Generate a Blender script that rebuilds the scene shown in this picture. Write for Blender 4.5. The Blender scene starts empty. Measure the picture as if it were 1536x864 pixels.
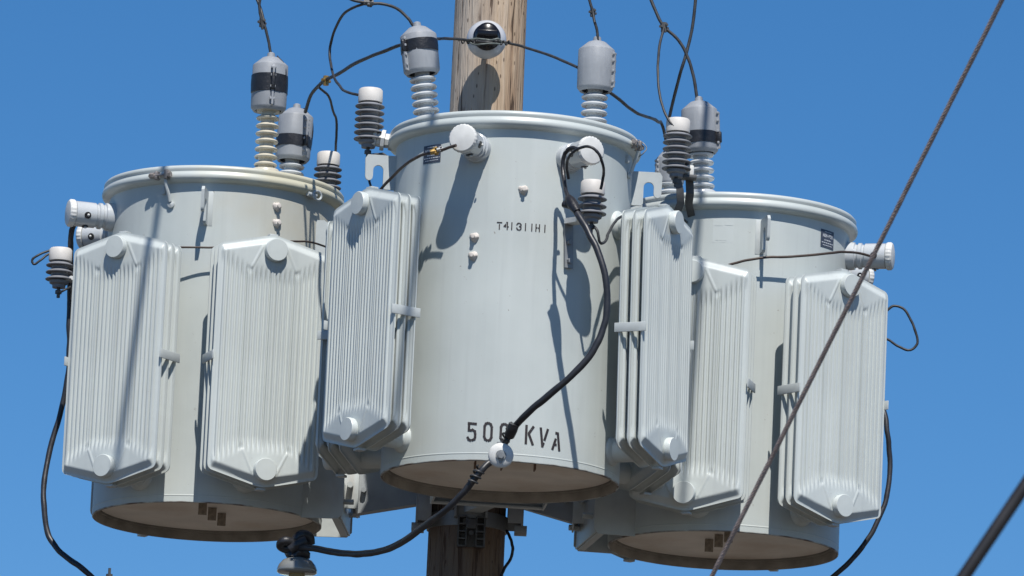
import bpy, bmesh, math, random
from mathutils import Vector, Matrix, noise
random.seed(7)
PI = math.pi
S = bpy.context.scene
COL = S.collection

# ------------------------------------------------------------------ camera
F, PITCH, ROLL = 10845.5, .2029, .0448
CAM = Vector((0, 0, 1.6))
FW = Vector((0, math.cos(PITCH), math.sin(PITCH)))
U0 = Vector((0, -math.sin(PITCH), math.cos(PITCH)))
X0 = Vector((1, 0, 0))
RT = X0*math.cos(ROLL) + U0*math.sin(ROLL)
UP = -X0*math.sin(ROLL) + U0*math.cos(ROLL)
cd = bpy.data.cameras.new('camera')
cam = bpy.data.objects.new('camera', cd); COL.objects.link(cam)
cd.sensor_width = 36; cd.lens = 36*F/1536
cd.clip_start = .5; cd.clip_end = 6000
m = Matrix((RT, UP, -FW)).transposed().to_4x4(); m.translation = CAM
cam.matrix_world = m
cd.dof.use_dof = True; cd.dof.focus_distance = 27.9; cd.dof.aperture_fstop = 14
S.camera = cam

# ------------------------------------------------------------------ world, sun, exposure
SUN_EL = math.radians(57); SUN_AZ = math.radians(8.5)      # azimuth to the right of straight behind the camera
SUN = Vector((math.sin(SUN_AZ)*math.cos(SUN_EL), -math.cos(SUN_AZ)*math.cos(SUN_EL), math.sin(SUN_EL)))
w = bpy.data.worlds.new('World'); S.world = w; w.use_nodes = True
nt = w.node_tree
for n in list(nt.nodes): nt.nodes.remove(n)
wo = nt.nodes.new('ShaderNodeOutputWorld'); bg = nt.nodes.new('ShaderNodeBackground')
sky = nt.nodes.new('ShaderNodeTexSky'); sky.sky_type = 'NISHITA'; sky.sun_disc = False
sky.sun_elevation = SUN_EL; sky.sun_rotation = PI - SUN_AZ
sky.altitude = 2500; sky.air_density = 1.0; sky.dust_density = .1; sky.ozone_density = 4.0
hs = nt.nodes.new('ShaderNodeHueSaturation'); hs.inputs['Saturation'].default_value = 1.27
nt.links.new(sky.outputs[0], hs.inputs['Color']); nt.links.new(hs.outputs[0], bg.inputs[0])
bg.inputs[1].default_value = .098
nt.links.new(bg.outputs[0], wo.inputs[0])
sl = bpy.data.lights.new('sun', 'SUN'); so = bpy.data.objects.new('sun', sl); COL.objects.link(so)
sl.energy = 4.95; sl.angle = math.radians(.53); sl.color = (1, .965, .91)
so.rotation_euler = SUN.to_track_quat('Z', 'Y').to_euler(); so.location = (0, 0, 60)
S.view_settings.view_transform = 'Standard'; S.view_settings.look = 'None'
S.view_settings.exposure = .14; S.view_settings.gamma = 1; S.view_settings.use_curve_mapping = False

# ------------------------------------------------------------------ helpers
def ray(px, py): return FW + RT*((px-768)/F) + UP*((432-py)/F)
def at(px, py, Y):
    d = ray(px, py); return CAM + d*(Y/d.y)
def on_cyl(px, py, c, R):
    d = ray(px, py); a = d.x**2+d.y**2; b = -2*(d.x*c[0]+d.y*c[1]); cc = c[0]**2+c[1]**2-R*R
    t = (-b-math.sqrt(max(0, b*b-4*a*cc)))/(2*a); return CAM + d*t

class MB:
    def __init__(s): s.v = []; s.f = []
    def add(s, vs, fs, M=None):
        o = len(s.v)
        s.v += [tuple(M @ Vector(v)) if M else tuple(v) for v in vs]
        s.f += [tuple(o+i for i in f) for f in fs]
        return s
    def box(s, c, d, M=None, bev=0.0):
        x, y, z = d[0]/2, d[1]/2, d[2]/2
        T = (M or Matrix()) @ Matrix.Translation(c)
        if bev <= 0:
            vs = [(-x,-y,-z),(x,-y,-z),(x,y,-z),(-x,y,-z),(-x,-y,z),(x,-y,z),(x,y,z),(-x,y,z)]
            return s.add(vs, [(3,2,1,0),(4,5,6,7),(0,1,5,4),(1,2,6,5),(2,3,7,6),(3,0,4,7)], T)
        bm = bmesh.new(); bmesh.ops.create_cube(bm, size=1)
        for v in bm.verts: v.co = Vector((v.co.x*2*x, v.co.y*2*y, v.co.z*2*z))
        bmesh.ops.bevel(bm, geom=bm.edges[:], offset=bev, segments=2, affect='EDGES', profile=.5)
        bm.verts.index_update()
        s.add([v.co[:] for v in bm.verts], [[v.index for v in f.verts] for f in bm.faces], T)
        bm.free(); return s
    def lathe(s, prof, n=32, M=None, fn=None, a0=0, closed=False):
        """prof: list of (r, z) about the Z axis"""
        vs, fs = [], []; k = len(prof)
        for i in range(n):
            a = 2*PI*i/n + a0
            for (r, z) in prof:
                q = fn(a, r, z) if fn else r
                vs.append((q*math.sin(a), -q*math.cos(a), z))
        for i in range(n):
            j = (i+1) % n
            for t in range(k-1 if not closed else k):
                t2 = (t+1) % k
                fs.append((i*k+t, j*k+t, j*k+t2, i*k+t2))
        return s.add(vs, fs, M)
    def tube(s, pts, r, n=10, sub=6, cap=True, rf=None):
        P = smooth(pts, sub) if sub > 1 else [Vector(p) for p in pts]
        vs, fs = [], []
        T = (P[1]-P[0]).normalized()
        N = T.orthogonal().normalized()
        for i, p in enumerate(P):
            t = (P[min(i+1, len(P)-1)]-P[max(i-1, 0)]).normalized()
            N = (N - t*N.dot(t)).normalized(); B = t.cross(N)
            rr = rf(i/(len(P)-1)) if rf else r
            for k in range(n):
                a = 2*PI*k/n
                vs.append(p + (N*math.cos(a)+B*math.sin(a))*rr)
        for i in range(len(P)-1):
            for k in range(n):
                k2 = (k+1) % n
                fs.append((i*n+k, i*n+k2, (i+1)*n+k2, (i+1)*n+k))
        if cap:
            fs.append(tuple(range(n-1, -1, -1))); fs.append(tuple((len(P)-1)*n+k for k in range(n)))
        return s.add(vs, fs)
    def cyl(s, a, b, r, n=16): return s.tube([a, b], r, n=n, sub=1)
    def prism(s, poly, th, M=None):
        """poly in the XZ plane, extruded +-th/2 along Y"""
        k = len(poly)
        vs = [(x, -th/2, z) for x, z in poly] + [(x, th/2, z) for x, z in poly]
        fs = [tuple(range(k)), tuple(range(2*k-1, k-1, -1))]
        fs += [(i, k+i, k+(i+1) % k, (i+1) % k) for i in range(k)]
        return s.add(vs, fs, M)
    def mesh(s, name, mat, smooth_ang=35):
        me = bpy.data.meshes.new(name); me.from_pydata(s.v, [], s.f)
        bm = bmesh.new(); bm.from_mesh(me); bmesh.ops.recalc_face_normals(bm, faces=bm.faces[:]); bm.to_mesh(me); bm.free()
        for p in me.polygons: p.use_smooth = True
        if smooth_ang is not None and smooth_ang < 180:
            me.set_sharp_from_angle(angle=math.radians(smooth_ang))
        for mt in (mat if isinstance(mat, (list, tuple)) else [mat]): me.materials.append(mt)
        return me
    def build(s, name, mat, parent=None, ang=35, **kw):
        return link(name, s.mesh(name, mat, ang), parent, **kw)

def smooth(pts, sub):
    P = [Vector(p) for p in pts]; n = len(P)
    if n < 3: return [P[0].lerp(P[-1], i/sub) for i in range(sub+1)]
    L = [max(1e-6, (P[i+1]-P[i]).length) for i in range(n-1)]
    T = []
    for i in range(n):                              # tangents weighted by chord length
        if i == 0: T.append((P[1]-P[0])/L[0])
        elif i == n-1: T.append((P[-1]-P[-2])/L[-1])
        else: T.append(((P[i]-P[i-1])/L[i-1]*L[i] + (P[i+1]-P[i])/L[i]*L[i-1])/(L[i-1]+L[i]))
    out = []
    for i in range(n-1):
        for k in range(sub):
            t = k/sub; t2, t3 = t*t, t*t*t
            out.append(P[i]*(2*t3-3*t2+1)+T[i]*L[i]*(t3-2*t2+t)+P[i+1]*(-2*t3+3*t2)+T[i+1]*L[i]*(t3-t2))
    out.append(P[-1]); return out

def link(name, me, parent=None, loc=None, rot=None):
    o = bpy.data.objects.new(name, me); COL.objects.link(o)
    if parent: o.parent = parent
    if loc: o.location = loc
    if rot: o.rotation_euler = rot
    return o
def tag(o, label, cat, group=None):
    o['label'] = label; o['category'] = cat
    if group: o['group'] = group
    return o
def empty(name, loc, rz=0):
    o = bpy.data.objects.new(name, None); COL.objects.link(o)
    o.empty_display_size = .1; o.location = loc; o.rotation_euler = (0, 0, rz); return o
def frame_to(z, origin):
    """matrix whose local Z points along z"""
    q = Vector(z).normalized().to_track_quat('Z', 'Y').to_matrix().to_4x4(); q.translation = Vector(origin); return q

# ------------------------------------------------------------------ materials
def mat(name, col, rough=.5, metal=0, var=0, vscale=8, bump=0, bscale=60, spec=.5, coat=0, extra=None, stretch=None):
    m = bpy.data.materials.new(name); m.use_nodes = True
    nt = m.node_tree; N = nt.nodes; L = nt.links; b = N['Principled BSDF']
    b.inputs['Roughness'].default_value = rough; b.inputs['Metallic'].default_value = metal
    b.inputs['Specular IOR Level'].default_value = spec
    b.inputs['Coat Weight'].default_value = coat
    b.inputs['Base Color'].default_value = (*col, 1)
    tc = N.new('ShaderNodeTexCoord'); src = tc.outputs['Object']
    if stretch:
        mp = N.new('ShaderNodeMapping'); mp.inputs['Scale'].default_value = stretch; L.new(src, mp.inputs[0]); src = mp.outputs[0]
    out = None
    if var:
        no = N.new('ShaderNodeTexNoise'); no.inputs['Scale'].default_value = vscale; no.inputs['Detail'].default_value = 6
        L.new(src, no.inputs['Vector'])
        r = N.new('ShaderNodeValToRGB'); r.color_ramp.elements[0].position = .3; r.color_ramp.elements[1].position = .7
        r.color_ramp.elements[0].color = (*[c*(1-var) for c in col], 1); r.color_ramp.elements[1].color = (*[min(1, c*(1+var*.6)) for c in col], 1)
        L.new(no.outputs[0], r.inputs[0]); out = r.outputs[0]
        rr = N.new('ShaderNodeMapRange'); rr.inputs[3].default_value = max(.05, rough-.08); rr.inputs[4].default_value = min(1, rough+.12)
        L.new(no.outputs[0], rr.inputs[0]); L.new(rr.outputs[0], b.inputs['Roughness'])
    if extra: out = extra(m, nt, tc, out)
    if out: L.new(out, b.inputs['Base Color'])
    if bump:
        n2 = N.new('ShaderNodeTexNoise'); n2.inputs['Scale'].default_value = bscale; n2.inputs['Detail'].default_value = 4
        L.new(src, n2.inputs['Vector'])
        bp = N.new('ShaderNodeBump'); bp.inputs['Strength'].default_value = bump; bp.inputs['Distance'].default_value = .004
        L.new(n2.outputs[0], bp.inputs['Height']); L.new(bp.outputs[0], b.inputs['Normal'])
    return m

def mixc(nt, fac, a, bcol):
    mx = nt.nodes.new('ShaderNodeMix'); mx.data_type = 'RGBA'
    nt.links.new(fac, mx.inputs[0])
    if a is not None: nt.links.new(a, mx.inputs[6])
    mx.inputs[7].default_value = (*bcol, 1)
    return mx.outputs[2]

def streaks(col2, lo, hi, scale=(22, 22, .8), amount=.35):
    def fn(m, nt, tc, out):
        N, L = nt.nodes, nt.links
        mp = N.new('ShaderNodeMapping'); mp.inputs['Scale'].default_value = scale; L.new(tc.outputs['Object'], mp.inputs[0])
        no = N.new('ShaderNodeTexNoise'); no.inputs['Scale'].default_value = 1; no.inputs['Detail'].default_value = 5; L.new(mp.outputs[0], no.inputs['Vector'])
        r = N.new('ShaderNodeMapRange'); r.inputs[1].default_value = lo; r.inputs[2].default_value = hi; r.inputs[4].default_value = amount; r.clamp = True
        L.new(no.outputs[0], r.inputs[0])
        return mixc(nt, r.outputs[0], out, col2)
    return fn
def specks(m, nt, tc, out, col2=(.16, .12, .09), scale=38, lo=.70, hi=.76, amount=.7):
    N, L = nt.nodes, nt.links
    no = N.new('ShaderNodeTexNoise'); no.inputs['Scale'].default_value = scale; no.inputs['Detail'].default_value = 3; no.inputs['Roughness'].default_value = .7
    L.new(tc.outputs['Object'], no.inputs['Vector'])
    r = N.new('ShaderNodeMapRange'); r.inputs[1].default_value = lo; r.inputs[2].default_value = hi; r.inputs[4].default_value = amount; r.clamp = True
    L.new(no.outputs[0], r.inputs[0])
    return mixc(nt, r.outputs[0], out, col2)
def rad_extra(m, nt, tc, out):
    o = streaks((.45, .480, .468), .48, .78, (34, 34, 1.0), .55)(m, nt, tc, out)
    o = streaks((.36, .37, .36), .62, .82, (60, 60, 3.0), .35)(m, nt, tc, o)
    return specks(m, nt, tc, o, (.26, .19, .14), 46, .72, .78, .6)
def tank_extra(m, nt, tc, out):
    o = streaks((.54, .57, .555), .5, .75, (22, 22, .5), .4)(m, nt, tc, out)
    o = streaks((.37, .39, .385), .58, .82, (40, 40, 1.6), .3)(m, nt, tc, o)
    o = specks(m, nt, tc, o)
    N, L = nt.nodes, nt.links
    # grime and a broken rust line along the very bottom edge
    sx = N.new('ShaderNodeSeparateXYZ'); L.new(tc.outputs['Object'], sx.inputs[0])
    mr = N.new('ShaderNodeMapRange'); mr.inputs[1].default_value = .007; mr.inputs[2].default_value = .0035; mr.inputs[3].default_value = 0; mr.inputs[4].default_value = 1; mr.clamp = True
    L.new(sx.outputs['Z'], mr.inputs[0])
    no = N.new('ShaderNodeTexNoise'); no.inputs['Scale'].default_value = 14; no.inputs['Detail'].default_value = 8; L.new(tc.outputs['Object'], no.inputs['Vector'])
    r2 = N.new('ShaderNodeMapRange'); r2.inputs[1].default_value = .36; r2.inputs[2].default_value = .62; r2.clamp = True; L.new(no.outputs[0], r2.inputs[0])
    mu = N.new('ShaderNodeMath'); mu.operation = 'MULTIPLY'; L.new(mr.outputs[0], mu.inputs[0]); L.new(r2.outputs[0], mu.inputs[1])
    return mixc(nt, mu.outputs[0], o, (.10, .055, .035))
PAINT = (.475, .510, .492)
M_TANK = mat('tank paint', PAINT, .50, var=.08, vscale=3, bump=.08, bscale=18, extra=tank_extra)
M_LID = mat('lid paint', (.48, .515, .498), .34, var=.07, vscale=5, bump=.05, bscale=40)
def stain(m, nt, tc, out):
    N, L = nt.nodes, nt.links
    sx = N.new('ShaderNodeSeparateXYZ'); L.new(tc.outputs['Object'], sx.inputs[0])
    # yellow-brown staining on the side under the insulators (rear of the tank, local -Y is its face)
    no = N.new('ShaderNodeTexNoise'); no.inputs['Scale'].default_value = 9; no.inputs['Detail'].default_value = 7; L.new(tc.outputs['Object'], no.inputs['Vector'])
    ad = N.new('ShaderNodeMath'); ad.operation = 'MULTIPLY_ADD'; ad.inputs[1].default_value = .45; L.new(no.outputs[0], ad.inputs[0]); L.new(sx.outputs['Y'], ad.inputs[2])
    r = N.new('ShaderNodeMapRange'); r.inputs[1].default_value = .18; r.inputs[2].default_value = .48; r.inputs[4].default_value = .7; r.clamp = True
    L.new(ad.outputs[0], r.inputs[0])
    return mixc(nt, r.outputs[0], out, (.52, .47, .31))
def tank_stain(m, nt, tc, out):
    o = tank_extra(m, nt, tc, out)
    N, L = nt.nodes, nt.links
    sx = N.new('ShaderNodeSeparateXYZ'); L.new(tc.outputs['Object'], sx.inputs[0])
    no = N.new('ShaderNodeTexNoise'); no.inputs['Scale'].default_value = 7; no.inputs['Detail'].default_value = 7; L.new(tc.outputs['Object'], no.inputs['Vector'])
    a = N.new('ShaderNodeMath'); a.operation = 'MULTIPLY_ADD'; a.inputs[1].default_value = .5; L.new(no.outputs[0], a.inputs[0]); L.new(sx.outputs['Y'], a.inputs[2])
    r = N.new('ShaderNodeMapRange'); r.inputs[1].default_value = .22; r.inputs[2].default_value = .62; r.inputs[4].default_value = .6; r.clamp = True; L.new(a.outputs[0], r.inputs[0])
    z = N.new('ShaderNodeMapRange'); z.inputs[1].default_value = .55; z.inputs[2].default_value = 1.2; z.clamp = True; L.new(sx.outputs['Z'], z.inputs[0])
    mu = N.new('ShaderNodeMath'); mu.operation = 'MULTIPLY'; L.new(r.outputs[0], mu.inputs[0]); L.new(z.outputs[0], mu.inputs[1])
    return mixc(nt, mu.outputs[0], o, (.46, .41, .30))
M_LID_STAINED = mat('stained lid paint', (.48, .515, .498), .36, var=.07, vscale=5, bump=.05, bscale=40, extra=stain)
M_TANK_STAINED = mat('stained tank paint', PAINT, .50, var=.08, vscale=3, bump=.08, bscale=18, extra=tank_stain)
M_RAD = mat('radiator paint', (.525, .560, .542), .36, var=.05, vscale=4, bump=.10, bscale=30, extra=rad_extra)
def base_extra(m, nt, tc, out):
    N, L = nt.nodes, nt.links
    no = N.new('ShaderNodeTexNoise'); no.inputs['Scale'].default_value = 3.2; no.inputs['Detail'].default_value = 7; L.new(tc.outputs['Object'], no.inputs['Vector'])
    r = N.new('ShaderNodeMapRange'); r.inputs[1].default_value = .5; r.inputs[2].default_value = .75; r.inputs[4].default_value = .6; r.clamp = True; L.new(no.outputs[0], r.inputs[0])
    return mixc(nt, r.outputs[0], out, (.38, .26, .16))
M_BASE = mat('underside primer', (.76, .70, .62), .7, var=.12, vscale=6, bump=.2, bscale=50, extra=base_extra)
M_STEEL = mat('galvanised steel', (.27, .28, .285), .5, .35, var=.2, vscale=18, bump=.1)
M_BRKT = mat('painted bracket', (.45, .48, .475), .45, var=.1, vscale=14, bump=.06, extra=streaks((.30, .20, .13), .62, .8, (9, 9, 3), .5))
M_WHITE = mat('white insulator plastic', (.64, .64, .615), .5, var=.08, vscale=25, bump=.1)
M_CAPW = mat('arrester cap', (.60, .57, .53), .55, var=.08, vscale=20, bump=.08)
M_SHED = mat('grey polymer shed', (.20, .205, .22), .5, var=.12, vscale=20, bump=.06)
M_PORC = mat('grey porcelain', (.50, .52, .53), .16, var=.06, vscale=14, coat=.4)
M_PORCY = mat('weathered cream porcelain', (.55, .51, .41), .3, var=.15, vscale=25, coat=.25)
M_GUARD = mat('guard plastic', (.285, .30, .32), .5, var=.12, vscale=12, bump=.15, bscale=40, extra=streaks((.37, .38, .39), .5, .75, (40, 40, 5), .5))
M_TAPE = mat('black tape', (.016, .016, .019), .38, var=.3, vscale=30, bump=.5, bscale=80)
M_CABLE = mat('cable jacket', (.022, .023, .028), .42, var=.25, vscale=20, bump=.15)
M_WIRE = mat('weathered wire', (.035, .036, .038), .5, var=.4, vscale=40, bump=.2)
M_BROWNW = mat('brown copper wire', (.07, .05, .04), .5, .2, var=.3, vscale=30)
M_BRASS = mat('brass clamp', (.42, .27, .09), .45, .7, var=.4, vscale=60, bump=.3)
M_PUTTY = mat('paint blob', (.60, .55, .50), .6, var=.25, vscale=50, bump=.5)
M_INK = mat('stencil ink', (.022, .016, .018), .6, var=.4, vscale=90, extra=lambda m, nt, tc, o: specks(m, nt, tc, o, (.30, .31, .30), 150, .62, .72, .6))
M_PLATE = mat('label plate', (.05, .06, .085), .45, var=.1)
M_LETTER = mat('label lettering', (.55, .57, .6), .5, var=.1)
M_GLAZE = mat('dark glaze', (.008, .008, .011), .22, var=.2, spec=.35)
M_BELL = mat('pale glaze', (.50, .51, .53), .15, var=.1, coat=.5)
M_GREYGLAZE = mat('grey glaze', (.22, .225, .22), .12, var=.1, coat=.6)
M_ARM = mat('weathered galvanised arm', (.30, .32, .33), .5, .1, var=.2, vscale=10, bump=.1)
M_DARKSTEEL = mat('dark oxidised steel', (.10, .10, .10), .6, .3, var=.3, vscale=22, bump=.2)
M_TAB = mat('primed tab', (.26, .22, .17), .6, var=.4, vscale=60)
M_RUST = mat('rusted hardware', (.20, .13, .09), .75, .2, var=.4, vscale=60, bump=.4)
M_OLDSTEEL = mat('stained hardware', (.30, .27, .25), .5, .5, var=.5, vscale=50, bump=.3)
M_FADED = mat('faded sticker', (.495, .53, .515), .5, var=.04)

def wood_mat():
    m = bpy.data.materials.new('weathered pole wood'); m.use_nodes = True
    nt = m.node_tree; N = nt.nodes; L = nt.links; b = N['Principled BSDF']; b.inputs['Roughness'].default_value = .85
    b.inputs['Specular IOR Level'].default_value = .25
    tc = N.new('ShaderNodeTexCoord')
    def nz(sc, vec, det=8, dist=0):
        mp = N.new('ShaderNodeMapping'); mp.inputs['Scale'].default_value = vec; L.new(tc.outputs['Object'], mp.inputs[0])
        n = N.new('ShaderNodeTexNoise'); n.inputs['Scale'].default_value = sc; n.inputs['Detail'].default_value = det
        n.inputs['Distortion'].default_value = dist; L.new(mp.outputs[0], n.inputs['Vector']); return n.outputs[0]
    grain = nz(1, (48, 48, 2.4), 9, 1.1); broad = nz(1, (11, 11, .9), 5, 1.2); fine = nz(1, (200, 200, 9), 4)
    r = N.new('ShaderNodeValToRGB'); e = r.color_ramp.elements
    e[0].position = .28; e[0].color = (.10, .06, .035, 1); e[1].position = .74; e[1].color = (.57, .47, .37, 1)
    x = e.new(.44); x.color = (.34, .23, .15, 1); x = e.new(.57); x.color = (.48, .36, .25, 1)
    ad = N.new('ShaderNodeMath'); ad.operation = 'MULTIPLY_ADD'; ad.inputs[1].default_value = .55; ad.inputs[2].default_value = .0
    L.new(grain, ad.inputs[0])
    a2 = N.new('ShaderNodeMath'); a2.operation = 'MULTIPLY_ADD'; a2.inputs[1].default_value = .5; L.new(broad, a2.inputs[0]); L.new(ad.outputs[0], a2.inputs[2])
    L.new(a2.outputs[0], r.inputs[0])
    # pale grey weathering on the left, tan on the right
    sx = N.new('ShaderNodeSeparateXYZ'); L.new(tc.outputs['Object'], sx.inputs[0])
    xx = N.new('ShaderNodeMath'); xx.operation = 'MULTIPLY_ADD'; xx.inputs[1].default_value = .25; L.new(broad, xx.inputs[0]); L.new(sx.outputs['X'], xx.inputs[2])
    mr = N.new('ShaderNodeMapRange'); mr.inputs[1].default_value = .16; mr.inputs[2].default_value = .06; mr.inputs[3].default_value = 0; mr.inputs[4].default_value = .6; mr.clamp = True
    L.new(xx.outputs[0], mr.inputs[0])
    c = mixc(nt, mr.outputs[0], r.outputs[0], (.40, .375, .345))
    # dark checks
    ck = N.new('ShaderNodeMapRange'); ck.inputs[1].default_value = .42; ck.inputs[2].default_value = .38; ck.inputs[3].default_value = 0; ck.inputs[4].default_value = .9; ck.clamp = True
    L.new(grain, ck.inputs[0]); c = mixc(nt, ck.outputs[0], c, (.07, .045, .03))
    kn = N.new('ShaderNodeMapping'); kn.inputs['Scale'].default_value = (45, 45, 16); L.new(tc.outputs['Object'], kn.inputs[0])
    vo = N.new('ShaderNodeTexVoronoi'); vo.inputs['Scale'].default_value = 1; L.new(kn.outputs[0], vo.inputs['Vector'])
    k2 = N.new('ShaderNodeMapRange'); k2.inputs[1].default_value = .17; k2.inputs[2].default_value = .11; k2.inputs[3].default_value = 0; k2.inputs[4].default_value = .75; k2.clamp = True
    L.new(vo.outputs['Distance'], k2.inputs[0]); c = mixc(nt, k2.outputs[0], c, (.05, .03, .02))
    # the tanks' shade on the lower pole, painted in as darker wood
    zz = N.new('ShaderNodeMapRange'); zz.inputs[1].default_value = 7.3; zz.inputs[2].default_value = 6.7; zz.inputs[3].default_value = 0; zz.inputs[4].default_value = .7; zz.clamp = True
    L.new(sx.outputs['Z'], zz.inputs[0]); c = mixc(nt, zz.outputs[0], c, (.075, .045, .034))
    L.new(c, b.inputs['Base Color'])
    sm = N.new('ShaderNodeMath'); sm.operation = 'MULTIPLY_ADD'; sm.inputs[1].default_value = .35; L.new(fine, sm.inputs[0]); L.new(grain, sm.inputs[2])
    bp = N.new('ShaderNodeBump'); bp.inputs['Strength'].default_value = 1.0; bp.inputs['Distance'].default_value = .014
    L.new(sm.outputs[0], bp.inputs['Height']); L.new(bp.outputs[0], b.inputs['Normal'])
    return m
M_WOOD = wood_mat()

# ------------------------------------------------------------------ ground
gm = mat('dry ground', (.086, .074, .060), .95, var=.3, vscale=.15, bump=.6, bscale=4)
g = MB()
NG = 40
gv = [(-3000+6000*i/NG, -3000+6000*j/NG, 0) for j in range(NG+1) for i in range(NG+1)]
g.add(gv, [(j*(NG+1)+i, j*(NG+1)+i+1, (j+1)*(NG+1)+i+1, (j+1)*(NG+1)+i) for j in range(NG) for i in range(NG)])
go = g.build('ground', gm); go['kind'] = 'structure'

# ------------------------------------------------------------------ pole
PX, PY = -.137, 28.55
def pole_r(z): return .152 - .0035*(z-7)
pm = MB(); vs = []; fs = []
NZ, NA = 150, 72
for j in range(NZ+1):
    z = -1 + 13.2*j/NZ
    for i in range(NA):
        a = 2*PI*i/NA
        r = pole_r(z)*(1+.012*noise.noise(Vector((math.sin(a)*3, math.cos(a)*3, z*.6)))+.010*noise.noise(Vector((math.sin(a)*9, math.cos(a)*9, z*.5))))
        vs.append((r*math.sin(a), -r*math.cos(a), z))
for j in range(NZ):
    for i in range(NA):
        k = (i+1) % NA; fs.append((j*NA+i, j*NA+k, (j+1)*NA+k, (j+1)*NA+i))
fs.append(tuple(NZ*NA+i for i in range(NA)))
pm.add(vs, fs)
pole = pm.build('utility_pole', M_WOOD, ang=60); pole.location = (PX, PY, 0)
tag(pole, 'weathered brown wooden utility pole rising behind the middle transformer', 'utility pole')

# ------------------------------------------------------------------ transformer parts (shared meshes, local frame: face towards -Y, base at z = 0)
R_T = .46
def sstep(a, b, x):
    t = max(0, min(1, (x-a)/(b-a))); return t*t*(3-2*t)
def panel_mesh():
    W, HT, DROP = .229, .505, .058
    def vtop(u):
        a = math.sqrt(u*u+.018**2)-.018
        t = HT - DROP*a/W
        e = W-abs(u)
        if e < .02: t -= .02-math.sqrt(max(0, .02**2-(.02-e)**2))
        return t
    def zone(u):                                   # where the ribs give way to the smooth header area
        a = abs(u)
        if a < .1: return vtop(0)-.150 - .008*math.cos(a*60)*0
        return vtop(0)-.150+(a-.1)/.129*.075
    def h(u, v):
        av = abs(v); a = abs(u)
        d = min(W-a, (vtop(u)-av)*.97)
        rise = sstep(.010, .020, W-a)*min(1, max(0, (vtop(u)-av-.011)/.024))
        z = zone(u)
        inz = sstep(z-.050, z+.028, av)            # 1 in the header area
        ph = u/.02
        rib = sstep(-.55, .45, math.cos(2*PI*ph))
        for c in (0, -.1, .1):
            q = abs(u-c)
            if q < .0085: rib = 1.0 if q > .0014 else .55
        rb = .0050+.0092*rib
        hd = .0155 + .003*sstep(.16, .03, math.hypot(u, HT-.065-av))
        for sg in (-1, 1):                          # slanting stiffening ribs either side of the header
            x1, y1, x2, y2 = .052*sg, HT-.055, .092*sg, HT-.140
            t = max(0, min(1, ((u-x1)*(x2-x1)+(av-y1)*(y2-y1))/((x2-x1)**2+(y2-y1)**2)))
            q = math.hypot(u-x1-t*(x2-x1), av-y1-t*(y2-y1))
            hd += .0020*sstep(.0065, .003, q)
        for c in (-.1, .1):                         # small dents where the slanting ribs end
            hd -= .0035*sstep(.016, .004, math.hypot(u-c, (av-(z-.002))*.8))
        body = rb*(1-inz)+hd*inz
        return .0022 + body*rise
    NU = 184
    us = [-W+2*W*i/NU for i in range(NU+1)]
    tv = []
    for i in range(41): tv.append(.5*(1-(1-(i/40))) *.4)     # 0 .. .2  fine rows near each end
    tv = [x for x in tv] + [.2+.6*i/10 for i in range(1, 10)] + [.8+.2*i/40 for i in range(41)]
    mb = MB(); vs = []; fs = []
    nr = len(tv)
    for sgn in (1, -1):
        o = len(vs)
        for u in us:
            t = vtop(u)
            for q in tv:
                v = -t+2*t*q
                vs.append((u, -sgn*h(u, v), v))
        for i in range(NU):
            for j in range(nr-1):
                fs.append((o+i*nr+j, o+(i+1)*nr+j, o+(i+1)*nr+j+1, o+i*nr+j+1))
    o = (NU+1)*nr
    for i in range(NU):
        for j in (0, nr-1): fs.append((i*nr+j, (i+1)*nr+j, o+(i+1)*nr+j, o+i*nr+j))
    for j in range(nr-1):
        for i in (0, NU): fs.append((i*nr+j, i*nr+j+1, o+i*nr+j+1, o+i*nr+j))
    mb.add(vs, fs)
    return mb.mesh('panel', M_RAD, 50)
ME_PANEL = panel_mesh(); ME_RAD = ME_PANEL.copy()
SP = .046; RP = .672                                # spacing and radius of the outermost panel
def header_mesh():
    # local -Y outwards from the tank axis
    mb = MB(); q = -RP
    M = frame_to((0, -1, 0), (0, RP-.43, 0))
    mb.lathe([(0, 0), (.056, 0), (.056, .034), (.052, .040), (.043, .048), (.043, .155), (.043, RP-.43+.022),
              (.0455, RP-.43+.024), (.0455, RP-.43+.044), (.043, RP-.43+.0475), (0, RP-.43+.0485)], 32, M)
    return mb.mesh('header_pipe', M_RAD, 40)
ME_HEADER = header_mesh()
ME_DRAIN = MB().box((0, .02, 0), (.036, .034, .010), None, .002).mesh('plug_tab', M_BRKT, 30)
def clamp_mesh():
    mb = MB(); mb.box((0, SP, 0), (.006, 2*SP+.038, .036), None, .0015)
    return mb.mesh('clamp_bar', M_BRKT, 40)
ME_CLAMP = clamp_mesh()
def tank_mesh(m_):
    mb = MB()
    mb.lathe([(.4525, .045), (.4525, .004), (.454, .001), (.458, .001), (R_T, .003), (R_T, .0045), (R_T, .025), (R_T, .0265), (R_T+.0008, .0275), (R_T+.0008, .0310), (R_T, .032), (R_T, .0335), (R_T, .045), (R_T, .7), (R_T, 1.285), (R_T, 1.30)], 144)
    return mb.mesh('tank', m_, 40)
M_SKIRT = mat('grimy skirt paint', (.30, .275, .235), .75, var=.3, vscale=12, bump=.2)
ME_SKIRT = MB().lathe([(.438, .060), (.439, .036), (.4475, .034), (.4475, .004), (.4490, .0015), (.4515, .0015), (.4520, .003), (.4520, .045)], 144).mesh('skirt_ring', M_SKIRT, 40)
ME_BASE = MB().lathe([(0, .044), (.38, .044), (.432, .042), (.4335, .060)], 144).mesh('base_plate', M_BASE, 60)
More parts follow.
